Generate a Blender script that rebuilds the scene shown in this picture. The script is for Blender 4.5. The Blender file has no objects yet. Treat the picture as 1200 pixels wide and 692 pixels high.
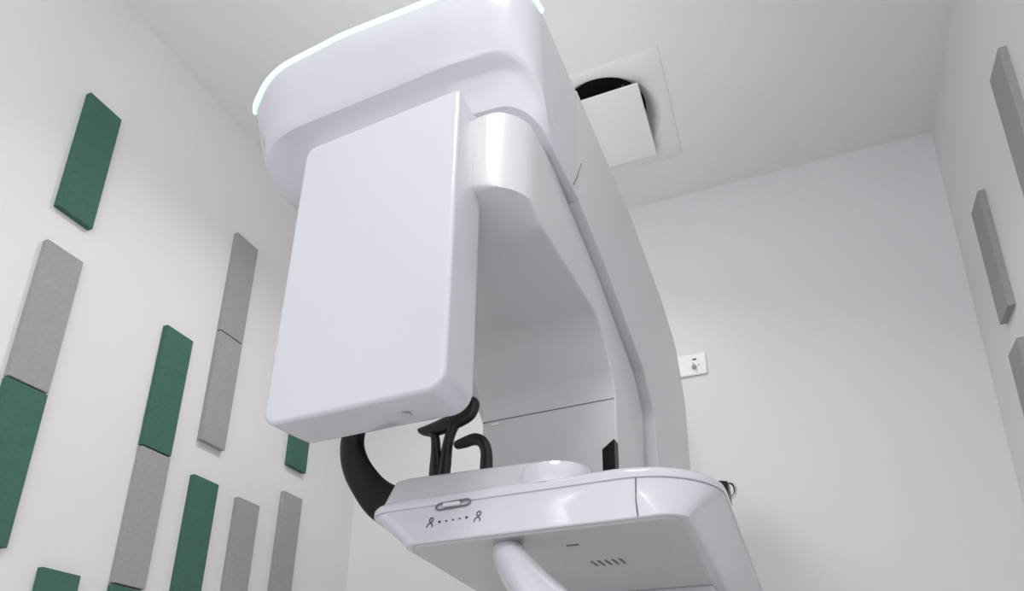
import bpy, bmesh, math
from mathutils import Vector, Matrix
C = bpy.context.scene.collection
SC = bpy.context.scene
PI = math.pi

# ------------------------------------------------------------------ camera
F_PX, PPY = 842.70, 565.43
PITCH, YAW, ROLL = 0.3571, -0.38816, 0.01529
CAM = Vector((0, 0, 0.7))
fwd = Vector((math.sin(YAW)*math.cos(PITCH), math.cos(YAW)*math.cos(PITCH), math.sin(PITCH)))
r0 = Vector((math.cos(YAW), -math.sin(YAW), 0)); u0 = r0.cross(fwd)
CR = r0*math.cos(ROLL) + u0*math.sin(ROLL)
CU = -r0*math.sin(ROLL) + u0*math.cos(ROLL)
cd = bpy.data.cameras.new('camera'); cam = bpy.data.objects.new('camera', cd); C.objects.link(cam)
cam.matrix_world = Matrix(((CR.x, CU.x, -fwd.x, CAM.x), (CR.y, CU.y, -fwd.y, CAM.y), (CR.z, CU.z, -fwd.z, CAM.z), (0, 0, 0, 1)))
cd.sensor_width = 36; cd.lens = F_PX/1200*36
cd.shift_y = (PPY-346)/1200
cd.clip_start = 0.02
SC.camera = cam

# ------------------------------------------------------------------ materials
def lin(c):
    return tuple(((v/12.92) if v <= .04045 else ((v+.055)/1.055)**2.4) for v in c)
def mat(name, col, rough=.5, metal=0, coat=0, bump=0, bscale=200, mottle=0, mscale=60, spec=.5, emit=None, estr=0):
    m = bpy.data.materials.new(name); m.use_nodes = True
    nt = m.node_tree; b = nt.nodes['Principled BSDF']
    c = (*lin(col), 1)
    b.inputs['Base Color'].default_value = c
    b.inputs['Roughness'].default_value = rough
    b.inputs['Metallic'].default_value = metal
    b.inputs['Specular IOR Level'].default_value = spec
    if coat: b.inputs['Coat Weight'].default_value = coat; b.inputs['Coat Roughness'].default_value = .06
    tc = nt.nodes.new('ShaderNodeTexCoord')
    if mottle:
        n = nt.nodes.new('ShaderNodeTexNoise'); n.inputs['Scale'].default_value = mscale; n.inputs['Detail'].default_value = 5
        nt.links.new(tc.outputs['Object'], n.inputs['Vector'])
        r = nt.nodes.new('ShaderNodeMapRange'); r.inputs['From Min'].default_value = .3; r.inputs['From Max'].default_value = .7
        r.inputs['To Min'].default_value = 1-mottle; r.inputs['To Max'].default_value = 1+mottle
        nt.links.new(n.outputs['Fac'], r.inputs['Value'])
        mx = nt.nodes.new('ShaderNodeMix'); mx.data_type = 'RGBA'; mx.blend_type = 'MULTIPLY'; mx.inputs[0].default_value = 1
        mx.inputs[6].default_value = c
        nt.links.new(r.outputs['Result'], mx.inputs[7]); nt.links.new(mx.outputs[2], b.inputs['Base Color'])
    if bump:
        n = nt.nodes.new('ShaderNodeTexNoise'); n.inputs['Scale'].default_value = bscale; n.inputs['Detail'].default_value = 4
        nt.links.new(tc.outputs['Object'], n.inputs['Vector'])
        bp = nt.nodes.new('ShaderNodeBump'); bp.inputs['Strength'].default_value = bump; bp.inputs['Distance'].default_value = .002
        nt.links.new(n.outputs['Fac'], bp.inputs['Height']); nt.links.new(bp.outputs['Normal'], b.inputs['Normal'])
    if emit:
        b.inputs['Emission Color'].default_value = (*lin(emit), 1); b.inputs['Emission Strength'].default_value = estr
    return m
M = dict(
    wall=mat('painted_wall', (.915, .908, .915), .6, bump=.05, bscale=300, mottle=.01, mscale=3, spec=.25),
    ceil=mat('painted_ceiling', (.92, .92, .915), .7, bump=.05, bscale=300, mottle=.01, mscale=3, spec=.2),
    floor=mat('vinyl_floor', (.85, .84, .83), .4, mottle=.06, mscale=25),
    white=mat('white_gloss_plastic', (.83, .83, .855), .20, coat=.8, mottle=.004, mscale=4),
    satin=mat('white_satin_plastic', (.84, .84, .85), .35, coat=.15, mottle=.004, mscale=4),
    pale=mat('pale_grey_plastic', (.76, .76, .77), .35, coat=.15, mottle=.004, mscale=4),
    under=mat('grey_gloss_plastic', (.76, .75, .755), .16, coat=.5, mottle=.01, mscale=6),
    black=mat('black_gloss_plastic', (.012, .012, .014), .35, spec=.25, mottle=.05, mscale=20),
    char=mat('charcoal_rubber', (.075, .075, .08), .38, mottle=.05, mscale=30),
    dark=mat('dark_void', (.02, .02, .02), .9, mottle=.05),
    seam=mat('seam_grey', (.45, .45, .46), .6, mottle=.03),
    ink=mat('grey_ink', (.22, .22, .24), .5, mottle=.03),
    chrome=mat('chrome', (.75, .75, .76), .15, metal=1, mottle=.02),
    led=mat('led_strip', (.8, 1, .93), .4, mottle=.01, emit=(.70, 1, .90), estr=1.7),
    green=mat('green_felt', (.30, .445, .40), .95, bump=.5, bscale=420, mottle=.07, mscale=90, spec=.1),
    grey=mat('grey_felt', (.655, .645, .65), .95, bump=.5, bscale=420, mottle=.045, mscale=90, spec=.1),
    plate=mat('switch_plate_white', (.99, .99, .99), .25, mottle=.005),
    vent=mat('vent_enamel', (.93, .93, .93), .45, mottle=.005),
)

# ------------------------------------------------------------------ helpers
def link(name, bm, m, parent=None, smooth=True, bevel=0, seg=3, angle=35, base=None):
    bmesh.ops.recalc_face_normals(bm, faces=bm.faces)
    me = bpy.data.meshes.new(name); bm.to_mesh(me); bm.free()
    o = bpy.data.objects.new(name, me); C.objects.link(o)
    me.materials.append(M[m] if isinstance(m, str) else m)
    if bevel:
        b = o.modifiers.new('bevel', 'BEVEL'); b.width = bevel; b.segments = seg; b.limit_method = 'ANGLE'; b.angle_limit = math.radians(30)
    if smooth:
        for p in me.polygons: p.use_smooth = True
        # sharp edges by angle
        bm2 = bmesh.new(); bm2.from_mesh(me)
        for e in bm2.edges:
            if len(e.link_faces) == 2 and e.calc_face_angle(0) > math.radians(angle): e.smooth = False
        bm2.to_mesh(me); bm2.free()
        if bevel:
            w = o.modifiers.new('wn', 'WEIGHTED_NORMAL'); w.keep_sharp = True
    if parent is not None: o.parent = parent
    return o
def box(bm, a, b):
    r = bmesh.ops.create_cube(bm, size=1)['verts']
    for v in r:
        v.co = Vector(((a[i]+b[i])/2 + v.co[i]*(b[i]-a[i]) for i in range(3)))
    return r
def rounded(pts, rad, n=8):
    """round the corners of a closed 2-D polygon; each corner gives n+1 points."""
    out = []; N = len(pts)
    for i in range(N):
        p = Vector(pts[i]); a = Vector(pts[i-1]); c = Vector(pts[(i+1) % N]); r = rad[i] if isinstance(rad, (list, tuple)) else rad
        d1 = (a-p); d2 = (c-p); l1 = d1.length; l2 = d2.length; d1 /= l1; d2 /= l2
        ang = math.acos(max(-1, min(1, d1.dot(d2))))
        if r < 1e-5 or ang > PI-.01: out += [p.copy() for _ in range(n+1)]; continue
        t = min(r/math.tan(ang/2), l1*.48, l2*.48); r = t*math.tan(ang/2)
        bis = (d1+d2).normalized(); cen = p + bis*(r/math.sin(ang/2))
        s = p+d1*t-cen; e = p+d2*t-cen
        a0 = math.atan2(s.y, s.x); a1 = math.atan2(e.y, e.x); da = (a1-a0+PI) % (2*PI)-PI
        for k in range(n+1):
            q = a0+da*k/n; out.append(cen+Vector((math.cos(q), math.sin(q)))*r)
    return out
def rings(bm, R, cap0=True, cap1=True):
    V = [[bm.verts.new(p) for p in r] for r in R]
    n = len(R[0])
    for i in range(len(V)-1):
        for j in range(n):
            k = (j+1) % n
            try: bm.faces.new((V[i][j], V[i][k], V[i+1][k], V[i+1][j]))
            except ValueError: pass
    if cap0: bm.faces.new(V[0][::-1])
    if cap1: bm.faces.new(V[-1])
    bmesh.ops.remove_doubles(bm, verts=bm.verts, dist=1e-5)
    bmesh.ops.dissolve_degenerate(bm, edges=bm.edges, dist=1e-5)
def zloft(specs, n=8):
    """specs: (z, polygon, radii)"""
    bm = bmesh.new()
    rings(bm, [[Vector((p.x, p.y, z)) for p in rounded(poly, rad, n)] for z, poly, rad in specs])
    return bm
def inset(pts, d):
    N = len(pts); out = []
    area = sum(pts[i-1][0]*pts[i][1]-pts[i][0]*pts[i-1][1] for i in range(N))
    s = 1 if area > 0 else -1
    for i in range(N):
        p = Vector(pts[i]); a = (p-Vector(pts[i-1])).normalized(); b = (Vector(pts[(i+1) % N])-p).normalized()
        na = Vector((-a.y, a.x))*s; nb = Vector((-b.y, b.x))*s; h = (na+nb).normalized()
        out.append(tuple(p + h*d/max(.3, h.dot(na))))
    return out
def smoothpath(pts, sub=6):
    P = [Vector(p) for p in pts]; out = []
    for i in range(len(P)-1):
        p0 = P[max(0, i-1)]; p1 = P[i]; p2 = P[i+1]; p3 = P[min(len(P)-1, i+2)]
        for k in range(sub):
            t = k/sub
            out.append(.5*((2*p1)+(p2-p0)*t+(2*p0-5*p1+4*p2-p3)*t*t+(3*p1-p0-3*p2+p3)*t**3))
    out.append(P[-1]); return out
def tube(bm, path, ra, rb=None, side=Vector((0, 1, 0)), n=16, dome=True):
    """elliptic tube: ra = half-size across the side vector's normal, rb = half-size along `side`."""
    N = len(path); R = []
    get = lambda r, i: r[min(len(r)-1, int(round(i*(len(r)-1)/(N-1))))] if isinstance(r, (list, tuple)) else r
    def lerp(r, i):
        if not isinstance(r, (list, tuple)): return r
        x = i*(len(r)-1)/(N-1); k = min(int(x), len(r)-2); return r[k]*(1-(x-k))+r[k+1]*(x-k)
    def ring(c, t, a, b):
        s = (side - t*side.dot(t)).normalized(); w = t.cross(s)
        return [c + w*math.cos(2*PI*j/n)*a + s*math.sin(2*PI*j/n)*b for j in range(n)]
    T = []
    for i in range(N):
        T.append((path[min(N-1, i+1)]-path[max(0, i-1)]).normalized())
    for i in range(N):
        a = lerp(ra, i); b = lerp(rb, i) if rb is not None else a
        if i == 0 and dome:
            for q in (.15, .5, .8): R.append(ring(path[0]-T[0]*a*math.cos(q*PI/2)*.8, T[0], a*math.sin(q*PI/2), b*math.sin(q*PI/2)))
        R.append(ring(path[i], T[i], a, b))
        if i == N-1 and dome:
            for q in (.8, .5, .15): R.append(ring(path[-1]+T[-1]*a*math.cos(q*PI/2)*.8, T[-1], a*math.sin(q*PI/2), b*math.sin(q*PI/2)))
    sub = bmesh.new(); rings(sub, R)
    me = bpy.data.meshes.new('t'); sub.to_mesh(me); sub.free(); bm.from_mesh(me); bpy.data.meshes.remove(me)
def lathe(bm, prof, cen, n=40, axis='z'):
    R = []
    for r, h in prof:
        ring = []
        for j in range(n):
            a = 2*PI*j/n; x, y = r*math.cos(a), r*math.sin(a)
            ring.append(Vector(cen) + (Vector((x, y, h)) if axis == 'z' else Vector((x, -h, y))))
        R.append(ring)
    sub = bmesh.new(); rings(sub, R)
    me = bpy.data.meshes.new('t'); sub.to_mesh(me); sub.free(); bm.from_mesh(me); bpy.data.meshes.remove(me)
def tag(o, label, cat, group=None):
    o['label'] = label; o['category'] = cat
    if group: o['group'] = group
    return o

# ------------------------------------------------------------------ room (metres)
XL, XR, YB, YF, ZC = -1.730, 0.6457, 2.4483, -1.25, 2.860
T = .1
def slab(name, a, b, m):
    bm = bmesh.new(); box(bm, a, b)
    o = link(name, bm, m, smooth=False); o['kind'] = 'structure'; return o
slab('floor', (XL-T, YF-T, -T), (XR+T, YB+T, 0), 'floor')
slab('wall_left', (XL-T, YF-T, 0), (XL, YB+T, ZC+T), 'wall')
DY0, DY1, DZ1 = -1.15, -.25, 2.10      # opening added in the right wall behind the camera, lets in side fill
bm = bmesh.new()
box(bm, (XR, YF-T, 0), (XR+T, DY0, ZC+T)); box(bm, (XR, DY1, 0), (XR+T, YB+T, ZC+T)); box(bm, (XR, DY0, DZ1), (XR+T, DY1, ZC+T))
o = link('wall_right', bm, 'wall', smooth=False); o['kind'] = 'structure'
bm = bmesh.new()
box(bm, (XR-.012, DY0-.06, 0), (XR, DY0, DZ1+.06)); box(bm, (XR-.012, DY1, 0), (XR, DY1+.06, DZ1+.06)); box(bm, (XR-.012, DY0, DZ1), (XR, DY1, DZ1+.06))
o = link('trim_1', bm, 'satin', smooth=False, bevel=.003); o['kind'] = 'structure'  # trim round the added opening
slab('wall_back', (XL, YB, 0), (XR, YB+T, ZC+T), 'wall')
# ceiling with a round hole over the air diffuser
VX, VY, VR = -.4655, 1.984, .205
bm = bmesh.new()
def ceil_face(z):
    n = 48; sq = []; ci = []
    for j in range(n):
        a = 2*PI*j/n; c, s = math.cos(a), math.sin(a); k = max(abs(c), abs(s))
        sq.append(bm.verts.new((VX+.25*c/k, VY+.25*s/k, z))); ci.append(bm.verts.new((VX+VR*c, VY+VR*s, z)))
    for j in range(n):
        k = (j+1) % n; bm.faces.new((sq[j], sq[k], ci[k], ci[j]))
    return ci
c0 = ceil_face(ZC); c1 = ceil_face(ZC+T)
for j in range(48): bm.faces.new((c0[j], c0[(j+1) % 48], c1[(j+1) % 48], c1[j]))
x0, x1, y0, y1 = VX-.25, VX+.25, VY-.25, VY+.25
for a, b in (((XL, YF, ZC), (x0, YB, ZC+T)), ((x1, YF, ZC), (XR, YB, ZC+T)), ((x0, YF, ZC), (x1, y0, ZC+T)), ((x0, y1, ZC), (x1, YB, ZC+T))):
    box(bm, a, b)
o = link('ceiling', bm, 'ceil', smooth=False); o['kind'] = 'structure'
# wall behind the camera, with a wide unseen window assumed in it for front light
WX0, WX1, WZ0, WZ1 = -1.55, .60, .60, 2.40
bm = bmesh.new()
for a, b in (((XL, YF-T, 0), (WX0, YF, ZC+T)), ((WX1, YF-T, 0), (XR, YF, ZC+T)), ((WX0, YF-T, 0), (WX1, YF, WZ0)), ((WX0, YF-T, WZ1), (WX1, YF, ZC+T))):
    box(bm, a, b)
o = link('wall_front', bm, 'wall', smooth=False); o['kind'] = 'structure'
bm = bmesh.new()
for a, b in (((WX0, YF-.07, WZ0), (WX0+.05, YF-.03, WZ1)), ((WX1-.05, YF-.07, WZ0), (WX1, YF-.03, WZ1)), ((WX0, YF-.07, WZ0), (WX1, YF-.03, WZ0+.05)), ((WX0, YF-.07, WZ1-.05), (WX1, YF-.03, WZ1))):
    box(bm, a, b)
o = link('assumed_window_1', bm, 'satin', smooth=False, bevel=.004); o['kind'] = 'structure'  # frame of the assumed window, out of view

# ------------------------------------------------------------------ acoustic wall panels
PW, PH, PT = .104, .400, .020
def felt_panel(name, m):
    bm = bmesh.new(); box(bm, (0, 0, 0), (PT, PW, PH))
    return link(name, bm, m, smooth=True, bevel=.0012, seg=2)
S = 1.6
cols = [.603, .7275, .853, .980, 1.1035, 1.241]
Z = lambda zz: .7+S*zz
left = [  # column, bottom z', colour, label
    (0, .841, 'green', 'dark green felt acoustic panel highest on the left wall, standing apart'),
    (0, .521, 'grey', 'grey felt panel nearest the left photo edge, below the topmost dark green panel'),
    (0, .268, 'green', 'dark green felt panel cut by the left edge of the photo, under a grey panel'),
    (1, .004, 'green', 'dark green felt panel of which only the top end shows low on the left wall'),
    (2, .510, 'green', 'green felt panel on left wall standing end to end on a grey panel'),
    (2, .257, 'grey', 'grey felt panel on left wall sandwiched between green panels above and below it'),
    (2, .004, 'green', 'green felt panel showing only a sliver at the bottom edge of the photo'),
    (3, .826, 'grey', 'grey felt panel on left wall, upper one of a stacked grey pair'),
    (3, .573, 'grey', 'grey felt panel on left wall, lower one of a stacked grey pair'),
    (3, .248, 'green', 'dark green felt panel on left wall below the stacked grey pair'),
    (4, .242, 'grey', 'grey felt panel low on left wall, right next to a dark green panel'),
    (5, .302, 'grey', 'grey felt panel low on left wall, closest to the room corner'),
    (5, .618, 'green', 'green felt panel peeking out from behind the detector box of the x-ray machine'),
]
src = {}
def panel(colour):
    if colour not in src:
        src[colour] = felt_panel('acoustic_panel', colour); return src[colour]
    c = src[colour].copy(); C.objects.link(c); return c
for ci, zb, colr, lab in left:
    o = panel(colr); o.location = (XL-.001, cols[ci]*S, Z(zb))
    tag(o, lab, 'wall panel', 'felt acoustic panels on the left wall')
right = [(1.050, .806, 'grey felt panel on right wall, nearest the top right corner of the photo'),
         (1.301, .736, 'grey felt panel on right wall, whole length visible, middle one of three'),
         (1.301, .422, 'grey felt panel on right wall, lowest of the three and cut by the photo edge')]
for yy, zb, lab in right:
    o = panel('grey'); o.location = (XR+.001, yy*S+PW, Z(zb)); o.rotation_euler = (0, 0, PI)
    tag(o, lab, 'wall panel', 'felt acoustic panels on the right wall')

# ------------------------------------------------------------------ ceiling air diffuser
dv = bpy.data.objects.new('ceiling_vent', None); C.objects.link(dv); dv.location = (VX, VY, ZC)
tag(dv, 'square white ceiling air diffuser with a suspended centre plate over a round dark opening', 'vent')
# surround plate with round opening
bm = bmesh.new(); H = .242; n = 48
R_ = []
for (k, z, rr) in ((H, 0, None), (H, -.003, None), (H-.002, -.004, None), (None, -.004, .205), (None, 0, .198), (None, .020, .180), (None, .055, .152)):
    ring = []
    for j in range(n):
        a = 2*PI*j/n; c, s = math.cos(a), math.sin(a); q = max(abs(c), abs(s))
        ring.append(Vector((k*c/q, k*s/q, z)) if k else Vector((rr*c, rr*s, z)))
    R_.append(ring)
rings(bm, R_, False, False)
link('vent_surround', bm, 'ceil', dv, angle=30)
bm = bmesh.new(); box(bm, (-.175, -.157, -.036), (.156, .173, -.028))
link('centre_plate', bm, 'vent', dv, bevel=.002)
for a in range(4):
    c, s_ = math.cos(PI/4+a*PI/2)*.13, math.sin(PI/4+a*PI/2)*.13
    bm = bmesh.new(); box(bm, (c-.004, s_-.004, -.03), (c+.004, s_+.004, .06)); link('hanger_rod', bm, 'seam', dv)
bm = bmesh.new(); lathe(bm, [(.153, .053), (.153, .097), (.0005, .097)], (0, 0, 0))
link('duct', bm, 'dark', dv)

# ------------------------------------------------------------------ key switch on the back wall
sw = bpy.data.objects.new('wall_switch', None); C.objects.link(sw); sw.location = (-.298, YB, 2.064)
tag(sw, 'white key switch plate on the back wall beside the x-ray machine column', 'wall switch')
bm = bmesh.new(); box(bm, (-.073, -.010, -.044), (.073, 0, .044)); link('face_plate', bm, 'plate', sw, bevel=.003)
bm = bmesh.new(); box(bm, (.024, -.0115, .017), (.038, -.0095, .023)); link('slot', bm, 'ink', sw)
bm = bmesh.new(); lathe(bm, [(.009, .008), (.009, .016), (.007, .018), (.001, .018)], (.028, 0, -.012), axis='y')
kn = link('key_barrel', bm, 'chrome', sw)
bm = bmesh.new(); box(bm, (.0265, -.034, -.024), (.0295, -.017, -.004)); link('key', bm, 'chrome', kn, bevel=.001)
bm = bmesh.new(); box(bm, (.044, -.0108, -.008), (.048, -.0095, -.004)); link('indicator', bm, 'seam', sw)

# ------------------------------------------------------------------ the x-ray machine (local axes: u right, v back, z up)
TH = math.radians(3.0)
BASE = Vector((-.25, 1.05, 0))
def mw(u, v, z): return Vector((-.35 + u*math.cos(TH)+v*math.sin(TH), .9 - u*math.sin(TH)+v*math.cos(TH), z))
mach = bpy.data.objects.new('dental_xray_machine', None); C.objects.link(mach)
mach.location = mw(BASE.x, BASE.y, 0); mach.rotation_euler = (0, 0, -TH)
tag(mach, 'white floor standing dental x-ray machine with overhead arm, detector box and patient support table', 'x-ray machine')
def part(name, bm, m, parent=None, **k):
    for v in bm.verts: v.co -= BASE
    o = link(name, bm, m, parent or mach, **k); return o

# column + roof arm: side profile (v,z) swept across u
def usweep(profile, radii, us, front=None, n=7):
    """us: list of (u, inset, front_limit) slices."""
    bm = bmesh.new(); R = []
    for u, d, fl in us:
        P = rounded(inset(profile, d) if d else profile, radii, n)
        R.append([Vector((u, max(p.x, fl) if fl is not None else p.x, p.y)) for p in P])
    rings(bm, R); return bm
colp = [(.272, 2.100), (.70, 2.088), (1.02, 2.03), (1.21, 1.96), (1.303, 1.79), (1.300, .0), (.85, .0), (.85, 1.38), (.850, 1.55), (.76, 1.634), (.447, 1.745), (.272, 1.790)]
colr = [0, .3, .3, .12, .18, .01, .01, .2, .06, .05, .3, 0]
def edge(u_end, sgn, r, k=5):
    out = []
    for i in range(k+1):
        a = i/k*PI/2; out.append((u_end - sgn*r*(1-math.sin(a)), r*(1-math.cos(a)), None))
    return out
us = edge(0, 1, .003)              # from full to inset at the right side
usl = [(-.50-(-.014)*(1-math.sin(i/5*PI/2)), .014*(1-math.cos(i/5*PI/2)), None) for i in range(6)][::-1]
cc = usweep(colp, colr, usl+us)
part('column_cover', cc, 'satin', angle=30)

# overhead head cover
def HP(lb, l, lf, m, rf, r, rb): return [lb, l, lf, m, rf, r, rb]
hr = [.03, .085, .25, .5, .4, .095, 0]
top = [(-.66, .27), (-.744, .03), (-.60, -.050), (-.40, -.056), (-.17, -.042), (.0, -.015), (.0, .27)]
mid = [(-.645, .27), (-.702, .05), (-.60, -.006), (-.40, -.004), (-.17, -.002), (-.006, .015), (.0, .27)]
def lerpP(a, b, t): return [tuple(x*(1-t)+y*t for x, y in zip(p, q)) for p, q in zip(a, b)]
bot = [(-.52, .27), (-.53, .11), (-.480, .050), (-.40, .048), (-.17, .050), (-.012, .062), (.0, .27)]
spec = [(2.102, inset(top, .008), hr), (2.100, inset(top, .003), hr), (2.096, top, hr), (2.090, top, hr)]
spec += [(2.04, lerpP(top, mid, .38), hr), (1.985, lerpP(top, mid, .80), hr), (1.966, lerpP(top, mid, .97), hr), (1.961, lerpP(mid, bot, .04), hr)]
for t, z in ((.25, 1.957), (.50, 1.954), (.64, 1.949), (.74, 1.940), (.83, 1.926), (.92, 1.908), (1.0, 1.890)):
    spec.append((z, lerpP(mid, bot, t), hr))
# keep the back edge a flat butt joint with the column cover
def sst(x, a, b):
    t = max(0, min(1, (x-a)/(b-a))); return t*t*(3-2*t)
def zl(specs, n=8):
    """head shell: the lower rim dips from the front face down to the arm along the sides"""
    bm = bmesh.new(); R = []
    for z, poly, rad in specs:
        ring = []
        for p in rounded(poly, rad, n):
            y = min(p.y, .27); x = min(p.x, 0); s_ = sst(y, .0, .20)*(.45+.55*sst(x, -.55, -.25))
            low = 1.788+(z-1.890)*.20 if z < 1.966 else 1.8032+(z-1.966)*(2.102-1.8032)/(2.102-1.966)
            ring.append(Vector((x, y, z*(1-s_)+low*s_)))
        R.append(ring)
    V = [[bm.verts.new(p) for p in r] for r in R]; N = len(R[0])
    for a in range(len(V)-1):
        for b in range(N):
            k = (b+1) % N; bm.faces.new((V[a][b], V[a][k], V[a+1][k], V[a+1][b]))
    bm.faces.new(V[0][::-1])
    L = V[-1]; cols = []
    for b in range(N//2+1):
        a0, a1 = L[b], L[N-1-b]
        cols.append([a0]+[bm.verts.new(a0.co.lerp(a1.co, t/8)) for t in range(1, 8)]+[a1])
    for b in range(N//2):
        for t in range(8):
            try: bm.faces.new((cols[b][t], cols[b][t+1], cols[b+1][t+1], cols[b+1][t]))
            except ValueError: pass
    bmesh.ops.remove_doubles(bm, verts=bm.verts, dist=1e-5)
    bmesh.ops.dissolve_degenerate(bm, edges=bm.edges, dist=1e-5)
    return bm
head = part('head_cover', zl(spec, 10), 'white', angle=28)
# glowing strip round the top edge of the head
P = rounded(top, hr, 10)
path = [Vector((p.x, p.y-.001, 2.097)) for p in P]
i0 = min(range(len(path)), key=lambda i: (path[i]-Vector((-.712, .012, 2.097))).length)
i1 = min(range(len(path)), key=lambda i: (path[i]-Vector((.0, .085, 2.097))).length)
bm = bmesh.new(); seg_ = path[min(i0, i1):max(i0, i1)+1]
seg_ = [p for i, p in enumerate(seg_) if i == 0 or (p-seg_[i-1]).length > 1e-4]
tube(bm, seg_, .0055, .0055, side=Vector((0, 0, 1)), n=10)
part('light_strip', bm, 'led')

bm = bmesh.new(); lathe(bm, [(.001, 1.78), (.11, 1.78), (.11, 1.90), (.12, 1.93), (.001, 1.93)], (-.26, .19, 0)); part('rotation_hub', bm, 'pale')
# rotating arm
armp = [(.004, 1.806), (.18, 1.802), (.30, 1.768), (.447, 1.728), (.735, 1.612), (.803, 1.525), (.788, 1.38), (.788, 1.17), (.548, 1.17), (.556, 1.50), (.455, 1.614), (.125, 1.610), (.004, 1.634)]
armr = [.012, .05, .1, .3, .06, .06, .2, .03, .02, .10, .12, .1, .014]
r = .085
us_ = [-.02-r*(1-math.sin(i/12*PI/2)) for i in range(11)] + [-.025+.005*math.sin(q) for q in (0, .5, .9, 1.25, PI/2)]
fl2 = []
for u in sorted(set(round(x, 5) for x in us_)):
    f_ = .004+r-math.sqrt(max(0, r*r-(u+.02+r)**2)); e = max(0, u+.025)
    fl2.append((u, .005-math.sqrt(max(0, .005**2-e*e)), f_))
ul = [(-.37+.02*(1-math.sin(i/5*PI/2)), .02*(1-math.cos(i/5*PI/2)), None) for i in range(6)][::-1]
seen = []
for s in fl2:
    if not seen or s[0] > seen[-1][0]+1e-5 or s[1] != seen[-1][1]: seen.append(s)
arm = part('rotating_arm', usweep(armp, armr, ul+seen, n=9), 'satin', angle=28)
bm = bmesh.new()
box(bm, (-.362, .5538, 1.4612), (-.024, .5580, 1.4632)); part('panel_joint', bm, 'seam', arm)
bm = bmesh.new(); box(bm, (-.338, .551, 1.449), (-.316, .556, 1.454)); part('latch', bm, 'plate', arm, bevel=.001)
bm = bmesh.new()
lathe(bm, [(.030, 0), (.044, .0), (.046, .004), (.046, .012), (.03, .012)], (-.088, .066, 1.802)); part('bearing_ring', bm, 'satin', arm)

# detector box
d0 = [(-.452, -.058), (-.108, -.058), (-.112, .040), (-.430, .040)]
def dring(z, i, rr): return (z, inset(d0, i), [rr, rr*.9, rr*.4, rr])
bm = bmesh.new()
# cross-section rounded in plan; front outline rounded in elevation: sweep slices along v
def dslice(v, ins, rr):
    w = [(-.449-.0, 1.806), (-.104, 1.806), (-.104, 1.206), (-.458, 1.206)]
    w = inset(w, ins)
    if ins >= 0:
        w = [(x, min(z, 1.806)) for x, z in w]
    return [Vector((p.x, v, p.y)) for p in rounded(w, [rr*.7, rr*.35, rr*1.15, rr*.9], 8)]
R_ = []
for i in range(7):
    a = i/6*PI/2; R_.append(dslice(-.062+.008*(1-math.sin(a)), .008*(1-math.cos(a)), .030-.004*(1-math.cos(a))))
R_ = R_[::-1]
rb = .022
for v, ins in ((-.01, .0015), (.030, .003)): R_.append(dslice(v, ins, .030))
for i in range(1, 6):
    a = i/5*PI/2; R_.append(dslice(.030+.012*math.sin(a), .003+.012*(1-math.cos(a)), .030))
rings(bm, R_)
det = part('detector_housing', bm, 'white', angle=35)
bm = bmesh.new(); box(bm, (-.16, 0, 1.678), (-.1062, .058, 1.804))
part('mounting_bracket', bm, 'satin', det, bevel=.004)
bm = bmesh.new(); lathe(bm, [(.001, -.0015), (.008, -.0015), (.008, .002), (.001, .002)], (-.205, -.005, 1.2035), n=20)
part('screw_cap', bm, 'pale', det)

# patient support table
tr = [.02, .055, .14, .02]
tp = [(-.42, 1.20), (-.376, .128), (.250, .124), (.196, 1.20)]
bt = [(-.40, 1.20), (-.268, .096), (.205, .097), (.140, 1.20)]
br_ = [.02, .045, .035, .02]
specs = []
for z, t, i in ((1.020, 1, .0), (1.022, .97, -.002), (1.035, .82, 0), (1.060, .50, 0), (1.085, .16, 0), (1.0925, .03, 0), (1.0935, .02, .003), (1.0955, .0, .003), (1.0965, 0, 0), (1.106, 0, .0), (1.112, 0, .003), (1.116, 0, .009), (1.117, 0, .016)):
    poly = lerpP(tp, bt, t); rr = [a*(1-t)+b*t for a, b in zip(tr, br_)]
    specs.append((z, inset(poly, i) if i else poly, rr))
tab = part('support_table', zloft(specs, 10), 'white', angle=40)
bm = zloft([(1.0165, [(-.325, .56), (-.262, .104), (.197, .105), (.159, .56)], [.004, .04, .03, .004]), (1.021, [(-.325, .56), (-.262, .102), (.199, .103), (.161, .56)], [.004, .04, .03, .004])])
und = part('underside_panel', bm, 'under', tab, angle=40)
bm = bmesh.new()
for k in range(5):
    x = -.005+.013*k; vs = box(bm, (x, .30, 1.0155), (x+.004, .335, 1.0172))
part('vent_grille', bm, 'seam', und)
bm = bmesh.new(); box(bm, (-.006, .185, 1.0155), (.014, .191, 1.0172)); part('screw_slot', bm, 'seam', und)
bm = bmesh.new(); box(bm, (-.15, .580, .80), (.158, .84, 1.022)); part('table_bracket', bm, 'white', bevel=.006)
# vertical joint in the front of the table
bm = bmesh.new()
tube(bm, [Vector((.131, .1240, 1.093)), Vector((.134, .1080, 1.052)), Vector((.139, .0960, 1.022))], .0012, n=6)
part('panel_joint', bm, 'seam', tab)
# raised tray behind the rim
bm = zloft([(1.112, [(-.385, .50), (-.345, .128), (.045, .150), (.03, .50)], [.02, .03, .05, .02]),
            (1.158, [(-.375, .50), (-.330, .140), (.010, .160), (.0, .50)], [.02, .03, .05, .02]),
            (1.165, [(-.367, .49), (-.322, .152), (.0, .172), (-.01, .49)], [.02, .03, .05, .02])])
tray = part('raised_tray', bm, 'pale', angle=25)
bm = bmesh.new(); lathe(bm, [(.064, 1.11), (.064, 1.135), (.060, 1.146), (.050, 1.152), (.030, 1.155), (.001, 1.156)], (-.025, .190, 0))
part('chin_rest_base', bm, 'white', tab)
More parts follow.
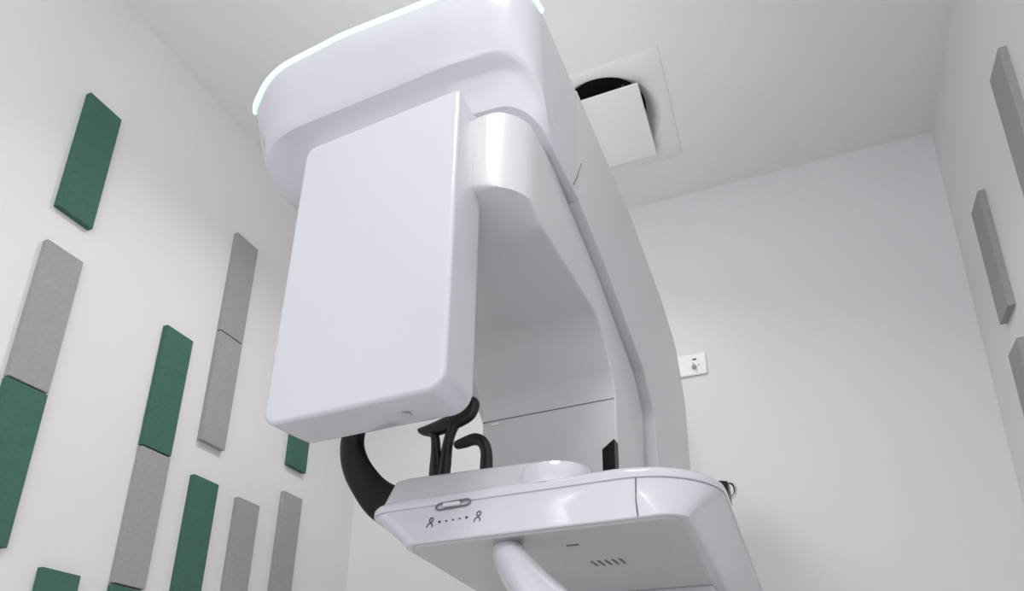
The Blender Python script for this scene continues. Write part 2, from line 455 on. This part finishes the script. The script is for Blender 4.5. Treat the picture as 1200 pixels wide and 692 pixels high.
# slider and symbols on the sloped front face
def fv(z): return .0965+(z-1.02)*(.0285/.075)-.0006
def face(u, z, out=0): return Vector((u, fv(z)-out, z))
bm = bmesh.new()
c = [Vector((-.214+.0, 0, 0))]
ring = []
for k in range(33):
    a = 2*PI*k/32; cx = .024 if math.cos(a) > 0 else -.024
    ring.append(face(-.186+cx+.0085*math.cos(a), 1.0905+.0065*math.sin(a)+(cx/.024)*.001, .001))
tube(bm, ring, .0016, n=8, dome=False)
sl = part('slider_bezel', bm, 'seam', tab)
bm = bmesh.new(); box(bm, (-.204, fv(1.09)-.007, 1.086), (-.170, fv(1.09)+.001, 1.094)); part('slider_knob', bm, 'satin', sl, bevel=.003)
bm = bmesh.new()
for k in range(5):
    p = face(-.2035+.0128*k, 1.0582+.0004*k, .0006)
    bmesh.ops.create_uvsphere(bm, u_segments=10, v_segments=6, radius=(.0023 if k in (0, 4) else .0016), matrix=Matrix.Translation(p))
part('scale_dots', bm, 'ink', tab)
for (u, s) in ((-.221, .0075), (-.131, .0095)):
    bm = bmesh.new()
    # head and shoulders pictogram, outline
    ring = [face(u+.0035*math.cos(2*PI*k/16), 1.0625+s*.25+.0045*math.sin(2*PI*k/16), .0004) for k in range(17)]
    tube(bm, ring, .0009, n=6, dome=False)
    tube(bm, smoothpath([face(u-.0055, 1.0500, .0004), face(u-.004, 1.0560, .0004), face(u+.0005, 1.0575, .0004), face(u+.004, 1.0555, .0004), face(u+.005, 1.050, .0004)], 4), .0009, n=6)
    part('head_pictogram', bm, 'ink', tab)
# hand grip tube below the table
bm = bmesh.new()
tube(bm, smoothpath([(-.095, .150, 1.005), (-.068, .118, .975), (-.01, .055, .920), (.055, -.005, .865)], 5), [.0265, .034], n=28)
part('hand_grip', bm, 'white')

# black pieces standing on the table
bm = bmesh.new()
arc = smoothpath([(-.500, .25, 1.42), (-.512, .25, 1.35), (-.514, .25, 1.300), (-.497, .25, 1.252), (-.462, .25, 1.203), (-.430, .25, 1.172), (-.395, .25, 1.150)], 6)
tube(bm, arc, [.029, .030, .036, .044], .014, n=20)
part('head_support_arc', bm, 'black')
bm = bmesh.new()
V3 = .30
A = lambda *pts: [(p[0], V3, p[1]) for p in pts]
tube(bm, smoothpath(A((-.375, 1.334), (-.350, 1.333), (-.318, 1.338), (-.285, 1.347), (-.262, 1.356), (-.252, 1.372), (-.252, 1.382)), 5), [.006, .015, .018, .019, .018, .014, .010], .014, n=16)
tube(bm, smoothpath(A((-.352, 1.330), (-.340, 1.315), (-.336, 1.285), (-.334, 1.250), (-.333, 1.20), (-.331, 1.15)), 5), [.008, .009, .010, .014, .016, .016], .012, n=16)
tube(bm, smoothpath(A((-.290, 1.340), (-.302, 1.318), (-.309, 1.288), (-.313, 1.250), (-.316, 1.20), (-.316, 1.15)), 5), [.009, .010, .011, .014, .014, .014], .012, n=16)
part('chin_support', bm, 'char')
bm = bmesh.new()
tube(bm, smoothpath(A((-.285, 1.288), (-.268, 1.291), (-.245, 1.294), (-.227, 1.284), (-.218, 1.262), (-.217, 1.225), (-.217, 1.148)), 6), [.009, .012, .013, .012, .012, .0135, .0135], .011, n=16)
part('bite_holder', bm, 'char')
bm = bmesh.new()
vs = box(bm, (-.021, .44, 1.112), (.006, .47, 1.30))
for v in vs:
    if v.co.z > 1.2: v.co.z += .010 if v.co.x > -.01 else -.010
part('side_post', bm, 'black', bevel=.002)
# clamp knob at the right side of the table
kx, ky, kz = .200, .50, 1.184
bm = bmesh.new()
vs = box(bm, (kx-.03, ky-.02, 1.112), (kx+.018, ky+.02, kz+.025))
for v in vs:
    if v.co.z > kz and v.co.x > kx: v.co.z -= .010
cb = part('clamp_block', bm, 'black', bevel=.002)
bm = bmesh.new()
ring = [Vector((kx+.019+.010*math.cos(2*PI*k/24), ky, kz+.002+.015*math.sin(2*PI*k/24))) for k in range(25)]
tube(bm, ring, .003, n=8, dome=False)
box(bm, (kx+.010, ky-.003, kz-.003), (kx+.020, ky+.003, kz+.006))
part('clamp_ring', bm, 'chrome', cb)

# joint lines on the head side
bm = bmesh.new()
tube(bm, [Vector((.0004, .238, 1.802)), Vector((.0004, .262, 1.845)), Vector((.0004, .290, 1.905))], .0010, n=6)
part('panel_joint', bm, 'seam', head)

# ------------------------------------------------------------------ light
def area(name, loc, rot, sx, sy, power, col, spread=180):
    l = bpy.data.lights.new(name, 'AREA'); l.shape = 'RECTANGLE'; l.size = sx; l.size_y = sy; l.energy = power; l.color = col
    l.spread = math.radians(spread)
    o = bpy.data.objects.new(name, l); C.objects.link(o); o.location = loc; o.rotation_euler = rot; return o
area('assumed_window_daylight', ((WX0+WX1)/2, YF-.09, (WZ0+WZ1)/2), (math.radians(90), 0, 0), WX1-WX0, WZ1-WZ0, 18, (.93, .955, 1.0))  # assumed light in the unseen window, sized to fill the front faces
area('added_side_fill', (XR+.06, (DY0+DY1)/2, 1.05), (0, math.radians(90), 0), 2.0, .85, 9, (1, .99, .98))  # fill added in the opening to lift the machine's right-facing sides
area('added_rear_fill', (-.72, 1.50, ZC-.012), (0, 0, 0), .25, .25, 9.5, (1.0, .985, .97), 130)  # added lamp, hidden behind the machine head, brightens the back wall
area('assumed_ceiling_lamp', (-.10, .0, ZC-.012), (0, 0, 0), .7, .6, 16, (1.0, .985, .965))  # assumed main lamp, out of view above the camera

w = bpy.data.worlds.new('world'); SC.world = w; w.use_nodes = True
w.node_tree.nodes['Background'].inputs['Color'].default_value = (.8, .88, 1, 1)
w.node_tree.nodes['Background'].inputs['Strength'].default_value = .3
SC.view_settings.view_transform = 'Standard'; SC.view_settings.look = 'None'
SC.view_settings.exposure = 0; SC.view_settings.gamma = 1; SC.view_settings.use_curve_mapping = False
